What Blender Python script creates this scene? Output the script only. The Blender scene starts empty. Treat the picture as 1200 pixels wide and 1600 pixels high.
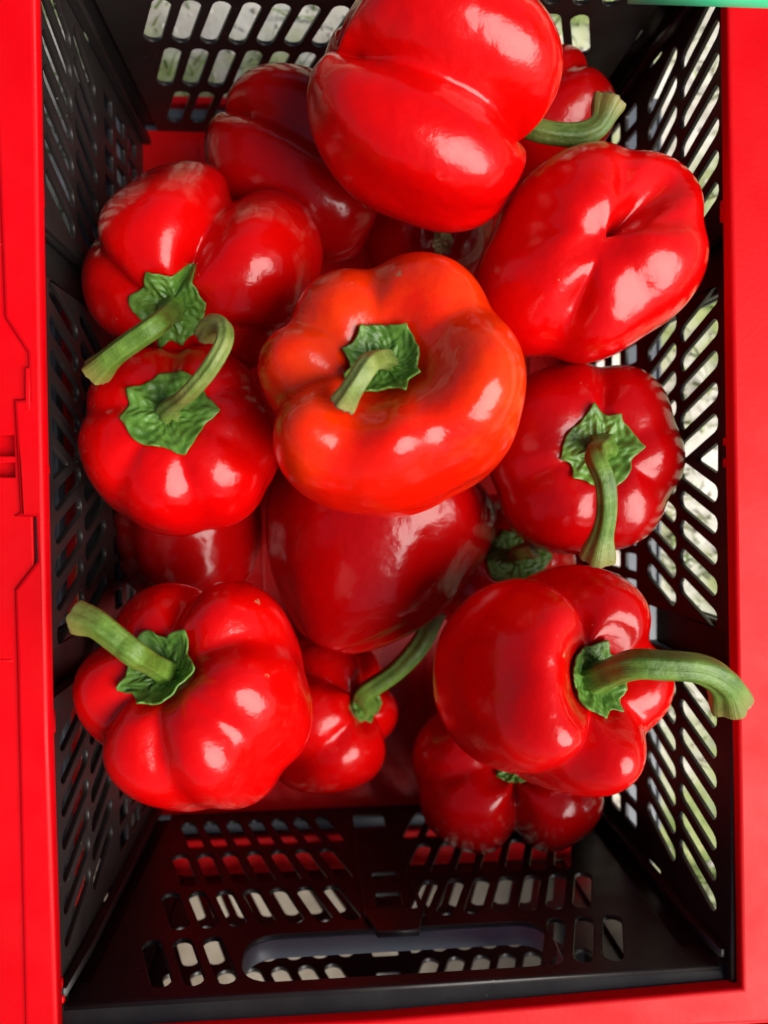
import bpy, math, random
import numpy as np
from mathutils import Vector, Matrix

# ------------------------------------------------------------------ camera, light, exposure
S = bpy.context.scene
CAM = np.array([-0.0390152, -0.0090840, 0.6389276])
ROT = (-0.0320885, -0.0775817, -0.0107025)
FPX = 1202.0
cd = bpy.data.cameras.new('camera')
cd.sensor_fit = 'HORIZONTAL'; cd.sensor_width = 36.0; cd.lens = 36.0 * FPX / 1200.0
cd.clip_start = 0.01; cd.clip_end = 100
cd.dof.use_dof = True; cd.dof.focus_distance = 0.39; cd.dof.aperture_fstop = 8.0
cam = bpy.data.objects.new('camera', cd); S.collection.objects.link(cam)
cam.location = CAM.tolist(); cam.rotation_euler = ROT
S.camera = cam
SUN_AZ, SUN_EL = math.radians(-30), math.radians(47)      # azimuth counter-clockwise from +X
w = bpy.data.worlds.new('World'); S.world = w; w.use_nodes = True
nt = w.node_tree; bg = nt.nodes['Background']
sky = nt.nodes.new('ShaderNodeTexSky'); sky.sky_type = 'NISHITA'; sky.sun_disc = False
sky.sun_elevation = SUN_EL; sky.sun_rotation = math.pi / 2 - SUN_AZ
sky.air_density = 1.0; sky.dust_density = 3.0; sky.ozone_density = 1.0
nt.links.new(sky.outputs[0], bg.inputs[0]); bg.inputs[1].default_value = 0.052
sl = bpy.data.lights.new('sun', 'SUN'); sl.energy = 4.6; sl.angle = math.radians(52); sl.color = (1, .965, .91)
sun = bpy.data.objects.new('sun', sl); S.collection.objects.link(sun)
sdir = Vector((math.cos(SUN_EL) * math.cos(SUN_AZ), math.cos(SUN_EL) * math.sin(SUN_AZ), math.sin(SUN_EL)))
sun.rotation_euler = sdir.to_track_quat('Z', 'Y').to_euler()
S.view_settings.view_transform = 'Standard'; S.view_settings.look = 'None'
S.view_settings.exposure = 0.30; S.view_settings.gamma = 1.0

cy_ = S.cycles; cy_.max_bounces = 6; cy_.diffuse_bounces = 3; cy_.glossy_bounces = 4; cy_.transmission_bounces = 2
cy_.caustics_reflective = False; cy_.caustics_refractive = False; cy_.use_adaptive_sampling = True; cy_.adaptive_threshold = .02
_cx, _sx, _cy, _sy, _cz, _sz = (f(a) for a in ROT for f in (math.cos, math.sin))
MR = (np.array([[_cz, -_sz, 0], [_sz, _cz, 0], [0, 0, 1]]) @ np.array([[_cy, 0, _sy], [0, 1, 0], [-_sy, 0, _cy]])
      @ np.array([[1, 0, 0], [0, _cx, -_sx], [0, _sx, _cx]]))
def at(px, py, z):
    """world point at height z that the photograph shows at pixel (px, py)"""
    d = MR @ np.array([(px - 600) / FPX, -(py - 800) / FPX, -1.0])
    return CAM + d * (z - CAM[2]) / d[2]

# ------------------------------------------------------------------ helpers
COL = S.collection
def link(name, mesh, mat=None, parent=None, smooth=False):
    o = bpy.data.objects.new(name, mesh); COL.objects.link(o)
    if mat and not mesh.materials: mesh.materials.append(mat)
    if parent: o.parent = parent
    if smooth: mesh.polygons.foreach_set('use_smooth', [True] * len(mesh.polygons))
    return o
def empty(name, loc, label, cat, group=None):
    o = bpy.data.objects.new(name, None); COL.objects.link(o); o.location = loc
    o.empty_display_size = .02
    o['label'] = label; o['category'] = cat
    if group: o['group'] = group
    return o
def mesh_of(name, verts, faces):
    m = bpy.data.meshes.new(name); m.from_pydata([tuple(map(float, v)) for v in verts], [], faces); m.update(); return m
def plate(name, outer, holes, thick, bevel, frame, mat, parent, res=1):
    """flat plate with real openings; outline in (u, v), frame = 4x4 matrix to the crate"""
    cu = bpy.data.curves.new(name, 'CURVE'); cu.dimensions = '2D'; cu.fill_mode = 'BOTH'
    cu.extrude = max(thick / 2 - bevel, 1e-5); cu.bevel_depth = bevel; cu.bevel_resolution = res
    cu.offset = -bevel
    for loop in [outer] + holes:
        sp = cu.splines.new('POLY'); sp.points.add(len(loop) - 1)
        for p_, q in zip(sp.points, loop): p_.co = (q[0], q[1], 0, 1)
        sp.use_cyclic_u = True
    tmp = bpy.data.objects.new('tmp', cu); COL.objects.link(tmp)
    dg = bpy.context.evaluated_depsgraph_get()
    me = bpy.data.meshes.new_from_object(tmp.evaluated_get(dg))
    bpy.data.objects.remove(tmp); bpy.data.curves.remove(cu)
    me.transform(frame); me.update()
    me.materials.clear()
    return link(name, me, mat, parent)
def rounded(pts, r, n=5):
    out = []
    k = len(pts)
    for i in range(k):
        p0, p1, p2 = Vector(pts[i - 1]), Vector(pts[i]), Vector(pts[(i + 1) % k])
        a, b = (p0 - p1), (p2 - p1); rr = min(r, a.length * .49, b.length * .49)
        s, e = p1 + a.normalized() * rr, p1 + b.normalized() * rr
        for j in range(n + 1):
            t = j / n
            out.append(tuple(s * (1 - t) ** 2 + p1 * 2 * t * (1 - t) + e * t * t))
    return out
def slot(a, b, r, n=6):
    a, b = Vector(a), Vector(b); d = (b - a).normalized(); ang = math.atan2(d.y, d.x); out = []
    for i in range(n + 1):
        t = ang - math.pi / 2 + math.pi * i / n; out.append((b.x + r * math.cos(t), b.y + r * math.sin(t)))
    for i in range(n + 1):
        t = ang + math.pi / 2 + math.pi * i / n; out.append((a.x + r * math.cos(t), a.y + r * math.sin(t)))
    return out
def rect(x0, y0, x1, y1, r=.002): return rounded([(x0, y0), (x1, y0), (x1, y1), (x0, y1)], r, 3)
def box(name, lo, hi, mat, parent, bev=.0008):
    x0, y0, z0 = lo; x1, y1, z1 = hi
    fr = Matrix.Translation((0, 0, (z0 + z1) / 2))
    return plate(name, [(x0, y0), (x1, y0), (x1, y1), (x0, y1)], [], z1 - z0, bev, fr, mat, parent, 2)

# ------------------------------------------------------------------ materials
def newmat(name):
    m = bpy.data.materials.new(name); m.use_nodes = True
    return m, m.node_tree, m.node_tree.nodes, m.node_tree.links, m.node_tree.nodes['Principled BSDF']
def ramp(N, stops):
    r = N.new('ShaderNodeValToRGB'); e = r.color_ramp.elements
    while len(e) < len(stops): e.new(.5)
    for x, (p_, c) in zip(e, stops): x.position = p_; x.color = (*c, 1)
    return r
def noise(N, L, co, scale, detail=3, rough=.55):
    n = N.new('ShaderNodeTexNoise'); n.inputs['Scale'].default_value = scale
    n.inputs['Detail'].default_value = detail; n.inputs['Roughness'].default_value = rough
    if co: L.new(co, n.inputs['Vector'])
    return n
def bump(N, L, h, strength, dist, normal=None):
    b = N.new('ShaderNodeBump'); b.inputs['Strength'].default_value = strength; b.inputs['Distance'].default_value = dist
    L.new(h, b.inputs['Height'])
    if normal: L.new(normal, b.inputs['Normal'])
    return b

def pepper_mat(name, c_main, c_alt, alt_lo=.45, alt_hi=.7, scale=9, rough=.19):
    m, t, N, L, B = newmat(name)
    tc = N.new('ShaderNodeTexCoord'); co = tc.outputs['Object']
    n1 = noise(N, L, co, scale, 2)
    nf = noise(N, L, co, 130, 4, .7); mf = N.new('ShaderNodeMath'); mf.operation = 'MULTIPLY_ADD'; mf.inputs[1].default_value = .16
    L.new(nf.outputs[0], mf.inputs[0]); L.new(n1.outputs[0], mf.inputs[2]); sb = N.new('ShaderNodeMath'); sb.operation = 'SUBTRACT'; sb.inputs[1].default_value = .08
    L.new(mf.outputs[0], sb.inputs[0])
    r1 = ramp(N, [(alt_lo - .12, tuple(x * .92 for x in c_main)), (alt_lo, c_main), (alt_hi, c_alt)]); L.new(sb.outputs[0], r1.inputs[0])
    # pale pin-prick dots and a few corky flecks in the skin
    vo = N.new('ShaderNodeTexVoronoi'); vo.inputs['Scale'].default_value = 95; L.new(co, vo.inputs['Vector'])
    r2 = ramp(N, [(.03, (1, 1, 1)), (.055, (0, 0, 0))]); L.new(vo.outputs['Distance'], r2.inputs[0])
    n2 = noise(N, L, co, 40, 1); r3 = ramp(N, [(.6, (0, 0, 0)), (.64, (1, 1, 1))]); L.new(n2.outputs[0], r3.inputs[0])
    mu = N.new('ShaderNodeMath'); mu.operation = 'MULTIPLY'; L.new(r2.outputs[0], mu.inputs[0]); L.new(r3.outputs[0], mu.inputs[1])
    mu2 = N.new('ShaderNodeMath'); mu2.operation = 'MULTIPLY'; mu2.inputs[1].default_value = .55; L.new(mu.outputs[0], mu2.inputs[0])
    mx = N.new('ShaderNodeMix'); mx.data_type = 'RGBA'; L.new(mu2.outputs[0], mx.inputs[0])
    L.new(r1.outputs[0], mx.inputs[6]); mx.inputs[7].default_value = (.75, .25, .16, 1)
    v2 = N.new('ShaderNodeTexVoronoi'); v2.inputs['Scale'].default_value = 24; L.new(co, v2.inputs['Vector'])
    nz = noise(N, L, co, 420, 3); ad = N.new('ShaderNodeMath'); ad.operation = 'MULTIPLY_ADD'; ad.inputs[1].default_value = .16
    L.new(nz.outputs[0], ad.inputs[0]); L.new(v2.outputs['Distance'], ad.inputs[2])
    r4 = ramp(N, [(.100, (1, 1, 1)), (.120, (0, 0, 0))]); L.new(ad.outputs[0], r4.inputs[0])
    sc = N.new('ShaderNodeSeparateColor'); L.new(v2.outputs['Color'], sc.inputs[0])
    gt = N.new('ShaderNodeMath'); gt.operation = 'GREATER_THAN'; gt.inputs[1].default_value = .78; L.new(sc.outputs[0], gt.inputs[0])
    m5 = N.new('ShaderNodeMath'); m5.operation = 'MULTIPLY'; L.new(r4.outputs[0], m5.inputs[0]); L.new(gt.outputs[0], m5.inputs[1])
    m6 = N.new('ShaderNodeMix'); m6.data_type = 'RGBA'; L.new(m5.outputs[0], m6.inputs[0]); L.new(mx.outputs[2], m6.inputs[6]); m6.inputs[7].default_value = (.50, .17, .08, 1)
    L.new(m6.outputs[2], B.inputs['Base Color'])
    nr = noise(N, L, co, 30, 3); rr = N.new('ShaderNodeMapRange'); L.new(nr.outputs[0], rr.inputs[0])
    rr.inputs[1].default_value = .3; rr.inputs[2].default_value = .7; rr.inputs[3].default_value = rough - .04; rr.inputs[4].default_value = rough + .08
    L.new(rr.outputs[0], B.inputs['Roughness'])
    B.inputs['IOR'].default_value = 1.46; B.inputs['Specular IOR Level'].default_value = .32
    B.inputs['Subsurface Weight'].default_value = 0
    B.inputs['Subsurface Radius'].default_value = (1.0, .12, .06); B.inputs['Subsurface Scale'].default_value = .006
    B.inputs['Coat Weight'].default_value = .25; B.inputs['Coat Roughness'].default_value = .08
    nb = noise(N, L, co, 260, 3); b1 = bump(N, L, nb.outputs[0], .16, .0014)
    nb2 = noise(N, L, co, 42, 2); b2 = bump(N, L, nb2.outputs[0], .25, .006, b1.outputs[0])
    L.new(b2.outputs[0], B.inputs['Normal']); L.new(b2.outputs[0], B.inputs['Coat Normal'])
    return m
M = {}
M['red'] = pepper_mat('pepper_red', (.60, .0006, .0008), (.70, .0020, .0008))
M['crimson_shaded'] = pepper_mat('pepper_crimson_shaded', (.42, .0005, .0012), (.51, .0008, .0012))  # deeper red, darkened further so the colour carries shade on the shaded peppers
M['orange'] = pepper_mat('pepper_orange_red', (.76, .007, .0008), (.88, .048, .0008), .44, .64, 8)

def green_mat(name, dark, light, dry, lines, wr=.3):
    m, t, N, L, B = newmat(name)
    tc = N.new('ShaderNodeTexCoord'); co = tc.outputs['Object']
    at_ = N.new('ShaderNodeAttribute'); at_.attribute_name = 'along'
    n1 = noise(N, L, co, 90, 3); r1 = ramp(N, [(.35, dark), (.65, light)]); L.new(n1.outputs[0], r1.inputs[0])
    # ribs and scratches that run along the stem
    cb = N.new('ShaderNodeCombineXYZ'); sp = N.new('ShaderNodeSeparateXYZ'); L.new(at_.outputs['Vector'], sp.inputs[0])
    a = N.new('ShaderNodeMath'); a.operation = 'MULTIPLY'; a.inputs[1].default_value = 3; L.new(sp.outputs[0], a.inputs[0])
    b = N.new('ShaderNodeMath'); b.operation = 'MULTIPLY'; b.inputs[1].default_value = lines; L.new(sp.outputs[1], b.inputs[0])
    L.new(a.outputs[0], cb.inputs[0]); L.new(b.outputs[0], cb.inputs[1])
    n2 = noise(N, L, cb.outputs[0], 1.0, 4, .65); r2 = ramp(N, [(.52, (0, 0, 0)), (.72, (1, 1, 1))]); L.new(n2.outputs[0], r2.inputs[0])
    mu = N.new('ShaderNodeMath'); mu.operation = 'MULTIPLY'; mu.inputs[1].default_value = .75; L.new(r2.outputs[0], mu.inputs[0])
    mx = N.new('ShaderNodeMix'); mx.data_type = 'RGBA'; L.new(mu.outputs[0], mx.inputs[0]); L.new(r1.outputs[0], mx.inputs[6]); mx.inputs[7].default_value = (*dry, 1)
    # the tip of a cut stem yellows and dries
    mr = N.new('ShaderNodeMapRange'); L.new(sp.outputs[0], mr.inputs[0]); mr.inputs[1].default_value = .86; mr.inputs[2].default_value = 1.0
    mr.inputs[4].default_value = .75
    m2 = N.new('ShaderNodeMix'); m2.data_type = 'RGBA'; L.new(mr.outputs[0], m2.inputs[0]); L.new(mx.outputs[2], m2.inputs[6]); m2.inputs[7].default_value = (.25, .20, .05, 1)
    L.new(m2.outputs[2], B.inputs['Base Color']); B.inputs['Roughness'].default_value = .42
    B.inputs['Subsurface Weight'].default_value = 0; B.inputs['Subsurface Radius'].default_value = (.5, 1, .2); B.inputs['Subsurface Scale'].default_value = .002
    nb = noise(N, L, co, 300, 3); b1 = bump(N, L, nb.outputs[0], wr, .002); b2 = bump(N, L, n2.outputs[0], .4, .0012, b1.outputs[0])
    L.new(b2.outputs[0], B.inputs['Normal'])
    return m
M['stem'] = green_mat('stem_green', (.062, .135, .010), (.14, .25, .028), (.19, .28, .07), 26)
M['stem_dark'] = green_mat('stem_dark_green', (.055, .11, .014), (.11, .17, .03), (.15, .17, .06), 26)
M['stem_dry'] = green_mat('stem_drying', (.13, .20, .03), (.24, .30, .07), (.16, .12, .07), 20)
M['calyx'] = green_mat('calyx_green', (.058, .15, .015), (.12, .26, .033), (.15, .29, .05), 9, .25)
m, t, N, L, B = newmat('cut_stem_end'); co = N.new('ShaderNodeTexCoord').outputs['Object']
n = noise(N, L, co, 420, 4); r = ramp(N, [(.35, (.07, .05, .02)), (.55, (.24, .20, .08)), (.75, (.45, .38, .22))]); L.new(n.outputs[0], r.inputs[0])
L.new(r.outputs[0], B.inputs['Base Color']); B.inputs['Roughness'].default_value = .8
b = bump(N, L, n.outputs[0], .8, .002); L.new(b.outputs[0], B.inputs['Normal']); M['cut'] = m

def plastic(name, c, c2, rough, dust=0.0, bumps=.08, spec=.5):
    m, t, N, L, B = newmat(name)
    co = N.new('ShaderNodeTexCoord').outputs['Object']
    n1 = noise(N, L, co, 14, 4); r1 = ramp(N, [(.35, c), (.7, c2)]); L.new(n1.outputs[0], r1.inputs[0])
    out = r1.outputs[0]
    if dust:
        vo = N.new('ShaderNodeTexVoronoi'); vo.inputs['Scale'].default_value = 170; L.new(co, vo.inputs['Vector'])
        r2 = ramp(N, [(.05, (1, 1, 1)), (.09, (0, 0, 0))]); L.new(vo.outputs['Distance'], r2.inputs[0])
        n2 = noise(N, L, co, 22, 2); r3 = ramp(N, [(.55, (0, 0, 0)), (.62, (1, 1, 1))]); L.new(n2.outputs[0], r3.inputs[0])
        mu = N.new('ShaderNodeMath'); mu.operation = 'MULTIPLY'; L.new(r2.outputs[0], mu.inputs[0]); L.new(r3.outputs[0], mu.inputs[1])
        mu2 = N.new('ShaderNodeMath'); mu2.operation = 'MULTIPLY'; mu2.inputs[1].default_value = dust; L.new(mu.outputs[0], mu2.inputs[0])
        mx = N.new('ShaderNodeMix'); mx.data_type = 'RGBA'; L.new(mu2.outputs[0], mx.inputs[0]); L.new(out, mx.inputs[6]); mx.inputs[7].default_value = (.35, .33, .3, 1)
        out = mx.outputs[2]
    L.new(out, B.inputs['Base Color']); B.inputs['Specular IOR Level'].default_value = spec
    n3 = noise(N, L, co, 35, 4); rr = N.new('ShaderNodeMapRange'); L.new(n3.outputs[0], rr.inputs[0])
    rr.inputs[1].default_value = .3; rr.inputs[2].default_value = .7; rr.inputs[3].default_value = rough - .07; rr.inputs[4].default_value = rough + .1
    L.new(rr.outputs[0], B.inputs['Roughness'])
    nb = noise(N, L, co, 320, 3); b = bump(N, L, nb.outputs[0], bumps, .001); L.new(b.outputs[0], B.inputs['Normal'])
    return m
M['black'] = plastic('black_plastic', (.013, .0108, .0105), (.020, .0165, .0158), .4, .6, spec=.45)
M['black_lit'] = plastic('black_plastic_lit', (.085, .098, .12), (.11, .125, .15), .36, .2)  # lighter copy of the black plastic, open skylight painted into its colour
M['grip_lit'] = plastic('grip_plastic_lit', (.16, .18, .21), (.21, .235, .27), .35, .2)  # crate plastic lightened, paints light onto the shaded lip of the hand hole
M['crate_red'] = plastic('red_plastic', (.60, .0003, .003), (.68, .0005, .005), .42, spec=.16)
M['floor_red'] = plastic('floor_red_plastic', (.60, .0006, .002), (.68, .0008, .003), .28, spec=.4)
M['green_plastic'] = plastic('green_plastic', (.02, .60, .28), (.03, .66, .32), .4)
M['beige'] = plastic('beige_board', (.17, .13, .09), (.34, .29, .22), .7)

m, t, N, L, B = newmat('ground'); co = N.new('ShaderNodeTexCoord').outputs['Object']
n1 = noise(N, L, co, 16, 5, .6); r1 = ramp(N, [(.34, (.46, .42, .35)), (.5, (.68, .65, .57)), (.68, (.82, .79, .72))]); L.new(n1.outputs[0], r1.inputs[0])
n2 = noise(N, L, co, 7.5, 4, .6); r2 = ramp(N, [(.46, (0, 0, 0)), (.58, (1, 1, 1))]); L.new(n2.outputs[0], r2.inputs[0])
n3 = noise(N, L, co, 60, 3); r3 = ramp(N, [(.3, (.14, .22, .05)), (.7, (.42, .46, .20))]); L.new(n3.outputs[0], r3.inputs[0])
mx = N.new('ShaderNodeMix'); mx.data_type = 'RGBA'; L.new(r2.outputs[0], mx.inputs[0]); L.new(r1.outputs[0], mx.inputs[6]); L.new(r3.outputs[0], mx.inputs[7])
L.new(mx.outputs[2], B.inputs['Base Color']); B.inputs['Roughness'].default_value = .95
b = bump(N, L, n1.outputs[0], .5, .01); L.new(b.outputs[0], B.inputs['Normal']); M['ground'] = m
m, t, N, L, B = newmat('grass'); co = N.new('ShaderNodeTexCoord').outputs['Object']
n1 = noise(N, L, co, 12, 2); r1 = ramp(N, [(.35, (.10, .20, .03)), (.55, (.22, .32, .07)), (.7, (.42, .40, .2))]); L.new(n1.outputs[0], r1.inputs[0])
L.new(r1.outputs[0], B.inputs['Base Color']); B.inputs['Roughness'].default_value = .6; M['grass'] = m
m, t, N, L, B = newmat('gravel'); co = N.new('ShaderNodeTexCoord').outputs['Object']
n1 = noise(N, L, co, 30, 2); r1 = ramp(N, [(.3, (.34, .31, .26)), (.5, (.58, .55, .48)), (.7, (.76, .73, .66))]); L.new(n1.outputs[0], r1.inputs[0])
L.new(r1.outputs[0], B.inputs['Base Color']); B.inputs['Roughness'].default_value = .9; M['gravel'] = m

# ------------------------------------------------------------------ ground
GZ = -0.03
g = link('ground', mesh_of('ground', [(-4, -4, GZ), (4, -4, GZ), (4, 4, GZ), (-4, 4, GZ)], [(0, 1, 2, 3)]), M['ground'])
g['kind'] = 'structure'; g['label'] = 'pale gravel ground with grass patches seen through the slots'
rng = random.Random(4)
vs, fs = [], []
for k in range(420):
    cx, cy = rng.uniform(-.62, .62), rng.uniform(-.5, .72)
    for j in range(26):
        x, y = cx + rng.gauss(0, .02), cy + rng.gauss(0, .02)
        if abs(x) < .225 and abs(y) < .315: continue
        a = rng.uniform(0, 6.28); h = rng.uniform(.008, .024); wd = .0012
        lx, ly = rng.gauss(0, .012), rng.gauss(0, .012); n0 = len(vs)
        dx, dy = wd * math.cos(a), wd * math.sin(a)
        vs += [(x - dx, y - dy, GZ), (x + dx, y + dy, GZ), (x + lx * .5 + dx * .7, y + ly * .5 + dy * .7, GZ + h * .7), (x + lx * .5 - dx * .7, y + ly * .5 - dy * .7, GZ + h * .7), (x + lx, y + ly, GZ + h)]
        fs += [(n0, n0 + 1, n0 + 2, n0 + 3), (n0 + 3, n0 + 2, n0 + 4)]
o = link('grass', mesh_of('grass', vs, fs), M['grass']); o['kind'] = 'stuff'; o['label'] = 'sparse short grass on the ground outside the crate'; o['category'] = 'grass'
vs, fs = [], []
for k in range(3500):
    x, y = rng.uniform(-.6, .6), rng.uniform(-.5, .7)
    if abs(x) < .225 and abs(y) < .31: continue
    s = rng.uniform(.0012, .0035); n0 = len(vs); a = rng.uniform(0, 6.28)
    for i in range(6):
        q = s * rng.uniform(.75, 1.2); vs.append((x + q * math.cos(a + i * 1.047), y + q * math.sin(a + i * 1.047), GZ - .0005))
    for i in range(6):
        q = s * rng.uniform(.4, .75); vs.append((x + q * math.cos(a + i * 1.047), y + q * math.sin(a + i * 1.047), GZ + s * rng.uniform(.5, .8)))
    fs += [(n0 + i, n0 + (i + 1) % 6, n0 + 6 + (i + 1) % 6, n0 + 6 + i) for i in range(6)] + [tuple(n0 + 6 + i for i in range(6))]
o = link('gravel', mesh_of('gravel', vs, fs), M['gravel'], smooth=True); o['kind'] = 'stuff'; o['label'] = 'pale loose gravel on the ground outside the crate'; o['category'] = 'gravel'

# ------------------------------------------------------------------ the crate
CW, CL, CH = .18, .2776, .241
TH = .0032
def crate(name, label, floor_mat, loc=(0, 0, 0), full=True):
    root = empty(name, loc, label, 'crate', 'red and black folding crates')
    # floor with a shallow tray edge outside the walls
    fl = box('floor_panel', (-CW - .001, -CL - .001, -.004), (CW + .001, CL + .001, 0), floor_mat, root)
    if full:
        for i in range(-3, 4):
            box('floor_rib', (i * .045 - .0012, -CL + .01, .0002), (i * .045 + .0012, CL - .01, .0011), floor_mat, fl, .0004)
    ring_in = [(-CW - .006, -.2985), (CW + .006, -.2985), (CW + .006, .2985), (-CW - .006, .2985)]
    ring_out = [(-CW - .011, -.3045), (CW + .011, -.3045), (CW + .011, .3045), (-CW - .011, .3045)]
    plate('base_lip', rounded(ring_out, .01), [rounded(ring_in, .008)], .024, .0012, Matrix.Translation((0, 0, -.008)), M['crate_red'], root, 2)
    plate('base_ledge', rounded([(a * .999, b_ * .999) for a, b_ in ring_in], .008), [[(-CW - .0015, -CL - .0015), (CW + .0015, -CL - .0015), (CW + .0015, CL + .0015), (-CW - .0015, CL + .0015)]],
          .004, .0006, Matrix.Translation((0, 0, -.006)), M['black_lit'] if full else M['crate_red'], root)
    # end walls: four rows of leaning slots, a hand hole, a latch column
    rows = [(.017, .064, -.1564, 7), (.072, .1195, -.1525, 7), (.126, .170, -.1493, 7), (.1795, .2245, -.1494, 3)]
    for sgn in (-1, 1):
        holes = []
        for z0, z1, x0, cnt in rows:
            rr = .0055
            for k in range(7):
                if cnt == 3 and k > 2: continue
                xa = x0 + k * .0177 + rr
                sl_ = slot((xa, z0 + rr), (xa + .0125, z1 - rr), rr)
                holes.append(sl_); holes.append([(-.009 - x_, z_) for x_, z_ in sl_][::-1])
        hx0, hx1, hz0, hz1 = -.089, .092, .1805, .2250
        hh = rounded([(hx0, hz0), (-.012, hz0), (-.008, hz0 + .006), (.016, hz0 + .006), (.020, hz0), (hx1, hz0), (hx1, hz1), (hx0, hz1)], .0165, 7)
        hh = rounded([(hx0, hz0), (hx1, hz0), (hx1, hz1), (hx0, hz1)], .021, 8)
        holes += [hh, rect(-.019, .017, .006, .044), rect(-.010, .112, .008, .121), rect(-.009, .139, .008, .156)]
        outer = [(-.168, .001), (.163, .001), (.163, .052), (.167, .052), (.164, .2163), (.1775, .2163), (.1775, .2350), (-.1775, .2350), (-.1775, .2163), (-.170, .2163)]
        fr = Matrix(((1, 0, 0, 0), (0, 0, 1, sgn * (CL + TH / 2)), (0, 1, 0, 0), (0, 0, 0, 1)))
        wl = plate('end_wall', outer, holes, TH, .0006, fr, M['black'], root, 1)
        cr = [(-.1785, sgn * .2775, .2335), (.1830, sgn * .2775, .2335), (.1830, sgn * .2905, .2405), (-.1785, sgn * .2905, .2405)]
        cr += [(x_, y_ + sgn * .002, z_ - .0025) for x_, y_, z_ in cr]
        link('wall_crown', mesh_of('wall_crown', cr, [(0, 1, 2, 3), (7, 6, 5, 4), (0, 4, 5, 1), (1, 5, 6, 2), (2, 6, 7, 3), (3, 7, 4, 0)]), M['black'], wl)
        # deep lip round the hand hole
        def ins(lp, d): 
            c = Vector(((hx0 + hx1) / 2, (hz0 + hz1) / 2)); return [(x_ + (d if x_ < c.x else -d), z_ + (d if z_ < c.y else -d)) for x_, z_ in lp]
        fr2 = Matrix(((1, 0, 0, 0), (0, 0, 1, sgn * (CL + TH + .0062)), (0, 1, 0, 0), (0, 0, 0, 1)))
        plate('hand_grip', ins(hh, -.003), [hh], .0118, .0008, fr2, M['grip_lit'], wl, 1)
        ys = sorted((sgn * (CL - .0003), sgn * (CL - .0055)))
        plate('latch_rail', [(-.022, .046), (-.019, .046), (-.015, .172), (-.018, .172)], [], .0025, .0006, Matrix(((1, 0, 0, 0), (0, 0, 1, sgn * (CL - .0015)), (0, 1, 0, 0), (0, 0, 0, 1))), M['black'], wl)
        plate('latch_rail', [(.012, .046), (.015, .046), (.020, .172), (.017, .172)], [], .0025, .0006, Matrix(((1, 0, 0, 0), (0, 0, 1, sgn * (CL - .0015)), (0, 1, 0, 0), (0, 0, 0, 1))), M['black'], wl)
        plate('latch_tab', [(-.018, .168), (.020, .168), (.014, .1915), (-.011, .1915)], [], .0045, .0008, Matrix(((1, 0, 0, 0), (0, 0, 1, sgn * (CL - .0025)), (0, 1, 0, 0), (0, 0, 0, 1))), M['black'], wl)
        for e in (-1, 1):
            x0, x1 = sorted((e * .1595, e * .1797))
            fr3 = Matrix(((1, 0, 0, 0), (0, 0, 1, sgn * (CL + TH + .0022)), (0, 1, 0, 0), (0, 0, 0, 1)))
            plate('corner_post', [(x0, .001), (x1, .001), (x1, .2155), (x0, .2155)], [rect(e * .1655 - .0035, .136, e * .1655 + .0035, .150, .001)], .003, .0004, fr3, M['black'], wl)
    # side walls: two bands of leaning slots in three fields, latch pockets, square holes low down
    c0 = .005
    for sgn in (-1, 1):
        holes = []
        ys = [.246 - .0177 * k for k in range(7)] + [.082 - .0177 * k for k in range(5)]
        for y0 in ys:
            for z0, z1, sh in ((.178, .2245, 0), (.1305, .1735, -.004)):
                rr = .0052
                s_ = slot((y0 + sh, z0 + rr), (y0 + sh + .0135, z1 - rr), rr)
                holes.append(s_); holes.append([(2 * c0 - y_, z_) for y_, z_ in s_][::-1])
        holes.append(rounded([(c0 - .009, .2245), (c0 + .009, .2245), (c0, .199)], .003, 3))
        for cc in (.114, 2 * c0 - .114):
            holes.append(rect(cc - .0125, .128, cc + .0125, .2345, .0015))
        yy = -.25
        while yy < .255:
            for z0, z1 in ((.026, .050), (.060, .082), (.092, .112)):
                holes.append(rect(yy - .0062, z0, yy + .0062, z1, .002))
            yy += .0185
        for e in (-1, 1):
            holes.append(rect(e * .2705 - .0042, .134, e * .2705 + .0042, .152, .001))
        outer = [(-CL - .0085, .001), (CL + .0085, .001), (CL + .0085, CH), (-CL - .0085, CH)]
        fr = Matrix(((0, 0, 1, sgn * (CW + TH / 2)), (1, 0, 0, 0), (0, 1, 0, 0), (0, 0, 0, 1)))
        wl = plate('side_wall', outer, holes, TH, .0006, fr, M['black'], root, 1)
        for cc, hz in ((.114, 1), (2 * c0 - .114, 1)):
            fr2 = Matrix(((0, 0, 1, sgn * (CW + TH + .008)), (1, 0, 0, 0), (0, 1, 0, 0), (0, 0, 0, 1)))
            pk = plate('latch_pocket', rect(cc - .0165, .124, cc + .0165, .2375, .001), [rect(cc - .0015, .2165, cc + .0105, .2315, .0008)], .003, .0005, fr2, M['black'], wl)
            for d in (-1, 1):
                x0, x1 = sorted((sgn * (CW + TH + .0002), sgn * (CW + TH + .0063)))
                y0, y1 = sorted((cc + d * .013, cc + d * .016))
                box('pocket_side', (x0, y0, .124), (x1, y1, .2375), M['black'], wl, .0004)
        x0, x1 = sorted((sgn * (CW + TH + .0004), sgn * (CW + .0285)))
        box('side_ledge', (x0, -CL + .004, .079), (x1, CL - .004, .0825), M['black_lit'] if sgn > 0 else M['black'], wl)  # right ledge has skylight painted in, left one keeps the shaded black
        x0, x1 = sorted((sgn * (CW + .0288), sgn * (CW + .0312)))
        box('ledge_edge', (x0, -CL + .004, .068), (x1, CL - .004, .084), M['black_lit'] if sgn > 0 else M['black'], wl)
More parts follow.
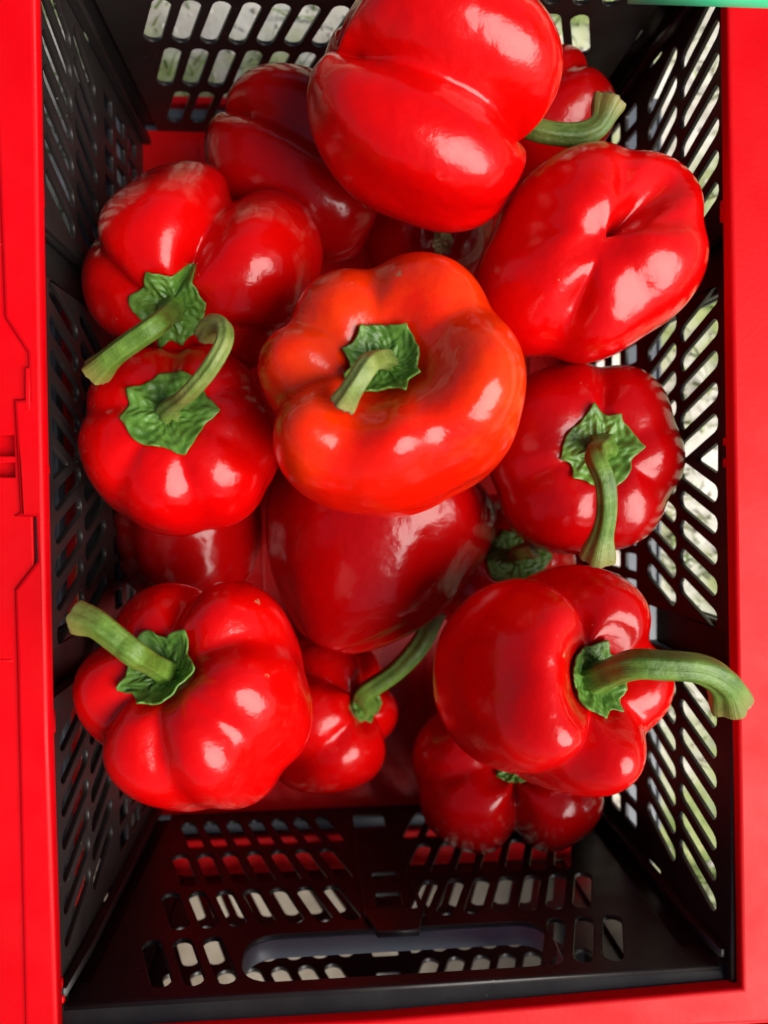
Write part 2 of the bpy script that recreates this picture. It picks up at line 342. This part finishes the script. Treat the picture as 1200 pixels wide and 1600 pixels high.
        for e in (-1, 1):
            # stepped hinge post in the corner
            fr3 = Matrix(((1, 0, 0, 0), (0, 0, 1, e * (CL - .0085)), (0, 1, 0, 0), (0, 0, 0, 1)))
            pst = [(sgn * .1735, .001), (sgn * .1796, .001), (sgn * .1796, CH - .004), (sgn * .1755, CH - .004), (sgn * .1735, .20)]
            hl = [[(sgn * .1745, z), (sgn * .1788, z), (sgn * .1788, z + .02), (sgn * .1745, z + .02)] for z in (.04, .13)]
            plate('hinge_post', pst, [], .005, .0005, fr3, M['black'], wl)
    # the rim: a raised lip over a lower shelf and an outer skirt
    inn = [(-.1772, -.2872), (-.0114, -.2878), (.1835, -.2832), (.1775, 0.0), (.1728, .2750), (-.1752, .2750), (-.1768, .06), (-.1779, -.132)]
    XO = .2005
    def yl(py): return at(60, py, .2455)[1]
    def xl(px): return at(px, 760, .2455)[0]
    left = [(-XO + .0035, .297)]
    jog = [(14, 497), (48, 552), (48, 623), (25, 624), (30, 800), (20, 806), (55, 808), (55, 876), (18, 921), (19, 1030)]
    left += [(xl(a), yl(b_)) for a, b_ in jog]
    left += [(xl(17), -.297)]
    outer = left + [(.214, -.3035), (.216, .297)]
    plate('rim_lip', outer, [inn], .0095, .0022, Matrix.Translation((0, 0, .2418)), M['crate_red'], root, 3)
    shelf_out = rounded([(-.216, -.3052), (.217, -.3052), (.217, .3052), (-.216, .3052)], .012)
    sh_holes = [[(-.184, -.292), (.190, -.292), (.181, .286), (-.184, .286)]]
    y0, y1, y2, y3 = yl(745), yl(723), yl(712), yl(680)
    sh_holes += [[(xl(-20), y0), (xl(22), y0), (xl(22), y1), (xl(-20), y1)], [(xl(-20), y2), (xl(22), y2), (xl(22), y3), (xl(-20), y3)]]
    plate('rim_shelf', shelf_out, sh_holes, .004, .0008, Matrix.Translation((0, 0, .2422)), M['crate_red'], root, 2)
    box('slot_floor', (xl(-24), y0 - .003, .2345), (xl(26), y3 + .003, .2372), M['crate_red'], root)
    plate('rim_skirt', rounded([(-.2165, -.3056), (.2175, -.3056), (.2175, .3056), (-.2165, .3056)], .012), [rounded([(-.2135, -.3026), (.2145, -.3026), (.2145, .3026), (-.2135, .3026)], .010)],
          .030, .001, Matrix.Translation((0, 0, .2235)), M['crate_red'], root)
    # little snap tabs that reach over the black walls
    def tab(px0, py0, px1, py1):
        a, b_ = at(px0, py0, .238), at(px1, py1, .238)
        x0, x1 = sorted((a[0], b_[0])); y0, y1 = sorted((a[1], b_[1]))
        box('snap_tab', (x0, y0, .2345), (x1, y1, .2385), M['crate_red'], root, .0009)
    if full:
        for t_ in ((50, 283, 67, 321), (55, 694, 73, 704), (55, 727, 75, 740), (65, 1112, 84, 1146), (80, 1533, 96, 1546), (80, 1558, 99, 1568),
                   (1129, 312, 1160, 346), (1134, 684, 1160, 696), (1134, 716, 1160, 730), (1138, 1456, 1170, 1472), (1138, 1481, 1170, 1500)):
            tab(*t_)
        # moulded bosses on the shelf and lip
        def boss(name, poly, z0, h, bev=.0007):
            plate(name, [tuple(at(a, b_, z0)[:2]) for a, b_ in poly][::-1], [], h, bev, Matrix.Translation((0, 0, z0)), M['crate_red'], root, 2)
        boss('rim_rib', [(-30, 380), (11, 380), (11, 384), (-30, 384)], .2440, .002)
        boss('rim_rib', [(-30, 1030), (20, 1030), (20, 1034), (-30, 1034)], .2440, .002)
        boss('rim_boss', [(40, 575), (47, 575), (47, 640), (40, 640)], .2463, .0009, .0004)
    return root
main = crate('crate', 'red rimmed black slotted crate holding the red peppers', M['floor_red'])
nb = crate('crate', 'neighbouring red rimmed crate glimpsed through the hand hole of the near end wall', M['beige'], (0, -.6125, 0), False)

crate('crate', 'neighbouring crate behind the dark slots of the left side wall', M['floor_red'], (-.436, -.128, 0), False)
# the green edge in the top right corner of the view
ga, gb = at(985, -1, .30), at(1230, 7, .30)
gz = .30
ge = plate('green_crate_edge', [(ga[0], ga[1]), (gb[0], gb[1]), (gb[0], gb[1] + .05), (ga[0], ga[1] + .05)], [], .008, .001, Matrix.Translation((0, 0, gz)), M['green_plastic'], None, 2)
ge['label'] = 'green plastic crate edge in the top right corner'; ge['category'] = 'crate'

# ------------------------------------------------------------------ peppers
def wob(p, seed, freq, k=7):
    r = np.random.RandomState(seed); out = np.zeros(p.shape[:-1])
    for i in range(k):
        d = r.normal(size=3); d /= np.linalg.norm(d); out += np.sin(p @ d * freq * r.uniform(.6, 1.4) + r.uniform(0, 6.28)) / k ** .5
    return out
class Body:
    def __init__(s, R, h, grooves, top=.3, mid=.1, bot=.22, taper=.8, e=.78, dent=.3, bdent=.12, amp=None, seed=0, wobble=.035, sh=.10, squash=1.0, bulge=0.0, dw=.34, lz=None, tz=None):
        s.__dict__.update(locals())
    def g(s, phi):
        out = np.zeros_like(phi)
        for gr in s.grooves:
            a, d = math.radians(gr[0]), gr[1]; w_ = math.radians(gr[2] if len(gr) > 2 else 15)
            x = (phi - a + math.pi) % (2 * math.pi) - math.pi
            out += d / (1 + (x / w_) ** 2)
        return out
    def A(s, phi):
        out = np.ones_like(phi)
        if s.amp:
            for a, v, w_ in s.amp:
                x = (phi - math.radians(a) + math.pi) % (2 * math.pi) - math.pi
                out += v * np.exp(-(x / math.radians(w_)) ** 2)
        return out
    def __call__(s, phi, u):
        cu, su = np.cos(u), np.sin(u)
        t = (1 - np.sign(cu) * np.abs(cu) ** .9) / 2
        g = s.g(phi)
        wg = s.top * np.exp(-(t / .42) ** 2) + s.mid + s.bot * np.exp(-((1 - t) / .42) ** 2)
        tap = 1 + (s.taper - 1) * t ** 1.3 + s.bulge * np.sin(np.pi * t)
        base = np.abs(su) ** s.e
        r = s.R * base * tap * (1 - np.minimum(g * wg, .85)) * s.A(phi)
        z = s.h * np.sign(cu) * np.abs(cu) ** s.e
        q = base
        z = z - s.dent * s.h * np.exp(-(q / s.dw) ** 2) * (cu > 0) + s.bdent * s.h * np.exp(-(q / .30) ** 2) * (cu < 0)
        hump = np.exp(-((q - .62) / .30) ** 2)
        z = z - s.sh * s.h * g * 2.2 * hump * np.clip(cu * 2, 0, 1) + s.sh * s.h * g * 2.0 * hump * np.clip(-cu * 2, 0, 1)
        for a, v, w_ in (s.lz or ()):
            x = (phi - math.radians(a) + math.pi) % (2 * math.pi) - math.pi
            z = z * np.where(cu < 0, 1 + v * np.exp(-(x / math.radians(w_)) ** 2), 1)
        for a, v, w_ in (s.tz or ()):
            x = (phi - math.radians(a) + math.pi) % (2 * math.pi) - math.pi
            z = z + s.h * v * np.exp(-(x / math.radians(w_)) ** 2) * np.where(cu > 0, np.exp(-((q - .7) / .32) ** 2), 0) * np.clip(cu * 2.5, 0, 1)
        p = np.stack([r * np.cos(phi), r * np.sin(phi) * s.squash, z], -1)
        w1 = wob(p / s.R, s.seed * 7 + 1, 2.0); w2 = wob(p / s.R, s.seed * 7 + 2, 4.5); w3 = wob(p / s.R, s.seed * 7 + 3, 9.0)
        f = 1 + s.wobble * (w1 + .55 * w2 + .24 * w3)
        p = p * f[..., None]
        return p
def frame(alpha, theta):
    a = math.radians(alpha); ax = Vector((-math.sin(a), math.cos(a), 0))
    return np.array(Matrix.Rotation(math.radians(theta), 3, ax))
def grid_mesh(name, P, wrap=True, capA=True, capB=True, uv=None):
    n, k = P.shape[:2]; V = P.reshape(-1, 3).tolist(); F = []
    for i in range(n - 1):
        for j in range(k if wrap else k - 1):
            j2 = (j + 1) % k; F.append((i * k + j, (i + 1) * k + j, (i + 1) * k + j2, i * k + j2))
    if capA: F.append(tuple(range(k)))
    if capB: F.append(tuple(range((n - 1) * k + k - 1, (n - 1) * k - 1, -1)))
    m = mesh_of(name, V, F)
    if uv is not None:
        at_ = m.attributes.new('along', 'FLOAT_VECTOR', 'POINT'); at_.data.foreach_set('vector', np.asarray(uv, np.float32).reshape(-1))
    return m
def catmull(P, n):
    P = np.asarray(P, float); P = np.vstack([2 * P[0] - P[1], P, 2 * P[-1] - P[-2]]); out = []; seg = len(P) - 3
    for i in range(n + 1):
        x = min(i / n * seg, seg - 1e-9); k = int(x); t = x - k; a, b_, c, d = P[k:k + 4]
        out.append(.5 * ((2 * b_) + (c - a) * t + (2 * a - 5 * b_ + 4 * c - d) * t * t + (3 * b_ - a - 3 * c + d) * t ** 3))
    return np.array(out)

def pepper(label, cpx, cpy, cz, rpx, hr, alpha, theta, grooves, mat='red', stem=None, calyx=None, stem_r=.0062, stem_mat='stem', endf=.24, roll=0, hi=True, group='red bell peppers in the crate', **kw):
    """cpx, cpy, cz: centre of the body; rpx: radius as seen; alpha, theta: which way and how far the stem end leans"""
    c = at(cpx, cpy, cz); R = rpx * (CAM[2] - cz) / FPX
    body = Body(R, R * hr, [(a + roll, *r_) for a, *r_ in grooves], **kw)
    F = frame(alpha, theta)
    nphi, nu = (168, 110) if hi else (112, 76)
    phi = np.linspace(0, 2 * np.pi, nphi, endpoint=False)[None, :]; u = np.linspace(.004, np.pi - .004, nu)[:, None]
    P = body(phi + 0 * u, u + 0 * phi)
    Wd = P @ F.T + c
    base = np.array([c[0], c[1], Wd[..., 2].min()])
    root = empty('bell_pepper', base.tolist(), label, 'bell pepper', group)
    me = grid_mesh('body', Wd - base)
    link('body', me, M[mat], root, True)
    ctr = (body(np.zeros(1), np.full(1, .004))[0]) @ F.T + c
    axis = F @ np.array([0, 0, 1.0])
    if calyx:
        rc, npt, rot, tip = calyx['r'], calyx.get('n', 6), calyx.get('rot', 0), calyx.get('tip', .28)
        k, nr = 120, 22; rs = np.random.RandomState(calyx.get('seed', 3) + 11)
        ph = np.linspace(0, 2 * np.pi, k, endpoint=False)
        warp = ph + .28 * np.sin(ph * 2 + rs.uniform(0, 6)) + .18 * np.sin(ph * 3 + rs.uniform(0, 6))
        star = (1 - np.abs(np.sin(npt * warp / 2 + math.radians(rot))) ** .85) * (.7 + .5 * np.sin(ph * 2 + rs.uniform(0, 6)) ** 2)
        outr = .94 * rc * (1 - tip * .40 + tip * .72 * star + .05 * np.sin(5 * ph + rs.uniform(0, 6)))
        us = np.linspace(.004, 1.5, 160)
        LN = body(ph[:, None] + 0 * us[None], us[None] + 0 * ph[:, None]); RAD = np.maximum.accumulate(np.hypot(LN[..., 0], LN[..., 1]) + 1e-9 * np.arange(160), axis=1)
        G = []; UV = []
        for i in range(nr):
            f = .16 + .84 * i / (nr - 1)
            tgt = outr * f
            uu = np.array([np.interp(tgt[j], RAD[j], us) for j in range(k)]); pt = body(ph, uu)
            lift = .0014 + .0008 * f ** 4 * (1 + .6 * np.sin(npt * warp + 1.3)) + .0004 * np.sin(ph * 11 + f * 9 + 2 * np.sin(ph * 3)) * f + .0003 * np.sin(ph * 19 - f * 17 + 2 * np.sin(ph * 4)) * f + .0003 * np.sin(f * 26 + 3 * np.sin(ph * 5))
            lift = lift + calyx.get('boss', .006) * np.exp(-(tgt / (stem_r * 2.0)) ** 2)
            lift = lift + .0016 * np.abs(np.cos(npt * warp / 2 + math.radians(rot))) ** 6 * (1 - f) * f * 4
            curl = calyx.get('curl', 0) * f ** 3
            pt[:, 2] += lift + curl
            G.append(pt); UV.append(np.stack([np.full(k, f * .6), ph / 6.283, 0 * ph], -1))
        G = np.array(G) @ F.T + c - base
        me = grid_mesh('calyx', G, capA=False, capB=False, uv=np.array(UV))
        co = link('calyx', me, M['calyx'], root, True)
        sd = co.modifiers.new('s', 'SOLIDIFY'); sd.thickness = .0011; sd.offset = -1
    if stem:
        pts = [ctr - axis * .004]
        if calyx: pts.append(ctr + axis * (.008 + calyx.get('boss', .006) * .4))
        pts += [at(*q) for q in stem]
        n = 44; C = catmull(pts, n); k = 36
        d = np.linalg.norm(np.diff(C, axis=0), axis=1); s_ = np.concatenate([[0], np.cumsum(d)]); s_ /= s_[-1]
        T = np.gradient(C, axis=0); T /= np.linalg.norm(T, axis=1)[:, None]
        nrm = np.cross(T[0], [0.3, .5, .8]); nrm /= np.linalg.norm(nrm); rings = []; UV = []
        a = np.linspace(0, 2 * np.pi, k, endpoint=False); rs = np.random.RandomState(int(cpx)); p0 = rs.uniform(0, 6)
        for i in range(n + 1):
            nrm = nrm - T[i] * (nrm @ T[i]); nrm /= np.linalg.norm(nrm); bn = np.cross(T[i], nrm)
            x = s_[i]
            rad = stem_r * (.93 + .85 * math.exp(-(x / .11) ** 2) + endf * math.exp(-((1 - x) / .09) ** 2) - .08 * math.sin(math.pi * x))
            rib = 1 + .085 * np.cos(5 * a + p0 + 1.1 * x) + .035 * np.cos(9 * a + 2 * p0 - x) + .03 * math.sin(x * 13 + p0)
            rings.append(C[i] + (np.cos(a)[:, None] * nrm + np.sin(a)[:, None] * bn) * (rad * rib)[:, None])
            UV.append(np.stack([np.full(k, x), np.abs(a / math.pi - 1) , 0 * a], -1))
        rings = np.array(rings) - base
        so = link('stem', grid_mesh('stem', rings, capB=False, capA=False, uv=np.array(UV)), M[stem_mat], root, True)
        last = rings[-1]; cc = last.mean(0); E = []
        for f, dz in ((1.0, 0.0), (.97, .0008), (.8, .0006), (.55, -.0006), (.3, -.0012), (.05, -.0010)):
            E.append(cc + (last - cc) * f + T[-1] * dz + (np.random.RandomState(5).normal(size=(k, 3)) * .0002 if f < .99 else 0))
        link('cut_end', grid_mesh('cut_end', np.array(E), capA=False), M['cut'], so, True)
    return root

# --- upper layer
pepper('orange red pepper with dry split stem, on top at the centre', 614, 624, .238, 224, .95, 122, 19,
       [(196, .52, 14), (150, .34, 14), (97, .34, 15), (30, .32, 17), (300, .36, 20), (250, .15, 16)], 'orange', taper=.66, top=.36, mid=.11, bot=.2, dent=.50, dw=.42, tz=[(225, .16, 26), (285, .16, 30), (345, .10, 30), (172, .08, 18)],
       calyx=dict(r=.0190, n=6, rot=30, seed=5, tip=.34, curl=.003), stem=[(580, 566, .308), (558, 596, .312), (537, 630, .306)], stem_r=.0052, stem_mat='stem_dry',
       amp=[(172, .03, 22), (225, .08, 30), (340, .04, 40), (60, .04, 30)], seed=3, sh=.16)
pepper('bright red pepper with a star calyx and hooked stem, at the left edge', 286, 696, .188, 160, .80, 88, 20,
       [(92, .50, 13), (28, .36, 14), (335, .30, 13), (285, .40, 13), (232, .34, 14), (170, .40, 14)], 'red', taper=.8, top=.26, mid=.11, bot=.2, dent=.20, e=.72,
       calyx=dict(r=.0250, n=5, rot=8, seed=8, tip=.26, boss=.004), stem=[(292, 616, .262), (324, 580, .272), (349, 537, .274), (348, 510, .268), (330, 507, .260), (322, 522, .252)], stem_r=.0046, stem_mat='stem_dry', seed=5, sh=.08)
pepper('large red pepper cut by the top of the frame, lying on its side', 672, 162, .236, 197, .90, -19, 101,
       [(168, .95, 21), (232, .16, 18), (285, .4), (60, .7, 14)], 'red', lz=[(230, .12, 40), (115, -.14, 36)], taper=.90, top=.55, mid=.24, bot=.55, dent=.3, bdent=.2, e=.70,
       stem=[(800, 190, .222), (848, 206, .226), (900, 211, .226), (934, 197, .228), (950, 160, .229)], stem_r=.0066, stem_mat='stem_dark', endf=.5, seed=9, sh=.10,
       amp=[(225, .05, 40), (125, .06, 40)])
pepper('red pepper standing blossom end up, in front of the right wall', 922, 402, .214, 210, .72, 20, 170,
       [(328, .52, 17), (143, .46, 17), (212, .36, 17), (60, .34, 20), (275, .22, 18)], 'red', taper=.95, top=.3, mid=.15, bot=.30, dent=.25, bdent=.18, e=.74, seed=12, sh=.15, wobble=.036, squash=.82, lz=[(177, -.42, 26)])
pepper('dark red pepper with a thick stem curving down, beside the right wall', 910, 720, .170, 170, .86, 140, 10,
       [(82, .5, 12), (330, .45), (200, .4), (265, .3), (20, .25)], 'crimson_shaded', taper=.85, top=.28, mid=.08, bot=.2, dent=.24, e=.70,
       calyx=dict(r=.0235, n=6, rot=20, seed=2, tip=.34, boss=.004), stem=[(930, 712, .262), (946, 752, .268), (948, 800, .262), (940, 840, .254), (934, 868, .247)], stem_r=.0058, endf=.62, seed=14, sh=.09)
pepper('large red pepper whose stem reaches right over the rim', 853, 1058, .213, 200, .91, 30, 24,
       [(98, .75, 13), (245, .75, 13), (20, .5, 16), (318, .45, 16), (172, .22, 20)], 'red', taper=.86, top=.40, mid=.13, bot=.2, dent=.52, e=.74, dw=.42, tz=[(175, .16, 40), (222, .14, 22), (275, .12, 24), (120, .06, 20)],
       calyx=dict(r=.0200, n=6, rot=0, seed=6, tip=.3, boss=.006), stem=[(985, 1040, .280), (1040, 1041, .287), (1095, 1046, .288), (1130, 1066, .283), (1140, 1094, .272)], stem_r=.0080, endf=.36, seed=17, sh=.14)
pepper('red pepper with a straight pale stem pointing at the left wall, lower left', 316, 1094, .208, 188, .92, 116, 36,
       [(84, .55, 13), (218, .55, 13), (150, .4, 14), (20, .34, 15), (322, .40, 14), (275, .36, 14)], 'red', taper=.88, top=.36, mid=.11, bot=.2, dent=.36, e=.74, tz=[(340, .10, 40), (50, .08, 25), (185, .08, 25)],
       calyx=dict(r=.0205, n=5, rot=40, seed=4, tip=.36, boss=.006, curl=.003), stem=[(218, 1026, .292), (188, 1003, .296), (152, 975, .296), (124, 964, .292)], stem_r=.0063, seed=19, sh=.14)
pepper('red pepper with two big lobes and a stem hanging lower left, upper left', 319, 418, .164, 204, .84, -109, 40,
       [(66, .95, 13), (150, .45, 14), (330, .5, 14), (230, .4), (285, .3)], 'red', taper=.84, top=.36, mid=.22, bot=.34, dent=.26, e=.72,
       calyx=dict(r=.0222, n=6, rot=10, seed=9, tip=.32, boss=.006), stem=[(247, 506, .246), (212, 530, .246), (178, 555, .240), (150, 582, .230)], stem_r=.0062, seed=23, sh=.15, squash=.86)
# --- lower layer
pepper('dark shaded pepper lying behind the topmost one, at the upper left', 475, 258, .126, 141, 1.06, -28, 96,
       [(150, .85, 14), (250, .4), (60, .5)], 'crimson_shaded', taper=.84, top=.3, mid=.2, bot=.34, seed=27, sh=.12, e=.72)
pepper('red pepper half hidden behind the dark curved stem, upper right', 852, 190, .135, 96, 1.1, 40, 70,
       [(200, .5), (320, .5), (90, .5)], 'red', taper=.85, mid=.12, seed=31, hi=False)
pepper('smooth deep red pepper pointing down, under the central orange one', 574, 846, .118, 218, .84, 66, 97,
       [(180, .35, 18), (300, .4, 18), (70, .4)], 'crimson_shaded', taper=.46, top=.2, mid=.06, bot=.14, bdent=.06, seed=37, e=.80, wobble=.016)
pepper('dark pepper in shadow under the star calyx pepper', 300, 838, .078, 118, .95, 95, 80,
       [(230, .3), (320, .4), (90, .4)], 'crimson_shaded', taper=.85, mid=.06, seed=41, hi=False)
pepper('small lobed pepper on the floor with a long stem rising right', 504, 1112, .060, 117, 1.0, 26, 44,
       [(140, .65, 14), (215, .3, 15), (75, .45, 14), (320, .5), (20, .4)], 'red', taper=.86, top=.36, mid=.2, bot=.3, dent=.3, e=.74,
       calyx=dict(r=.0135, n=5, rot=15, seed=7, tip=.3), stem=[(572, 1082, .106), (620, 1047, .112), (660, 1000, .116), (676, 955, .116)], stem_r=.0078, stem_mat='stem', seed=43, sh=.14, squash=1.14)
pepper('two lobed pepper near the end wall, under the long stem pepper', 798, 1212, .075, 166, .92, 110, 30,
       [(270, .95, 12), (190, .22), (350, .3), (90, .4)], 'crimson_shaded', taper=.85, top=.4, mid=.24, bot=.3, dent=.3, e=.72,
       calyx=dict(r=.015, n=6, rot=15, seed=10, tip=.3), seed=47, sh=.16, squash=.84)
pepper('pepper wedged in the middle, only its ruffled green calyx showing', 775, 888, .075, 126, .95, 70, 14,
       [(150, .5), (250, .5), (330, .5), (60, .5)], 'red', taper=.85, top=.3, mid=.12, dent=.26,
       calyx=dict(r=.0235, n=6, rot=0, seed=12, tip=.25), stem=[(806, 866, .152), (834, 858, .160)], stem_r=.0055, seed=51, hi=False)
pepper('dark pepper in the gap below the topmost one, with a brown stem tip', 668, 372, .085, 108, .95, 60, 40,
       [(150, .5), (250, .5), (330, .5)], 'crimson_shaded', taper=.85, stem=[(690, 352, .150), (692, 384, .168)], stem_r=.0055, stem_mat='stem_dry', seed=53, hi=False)
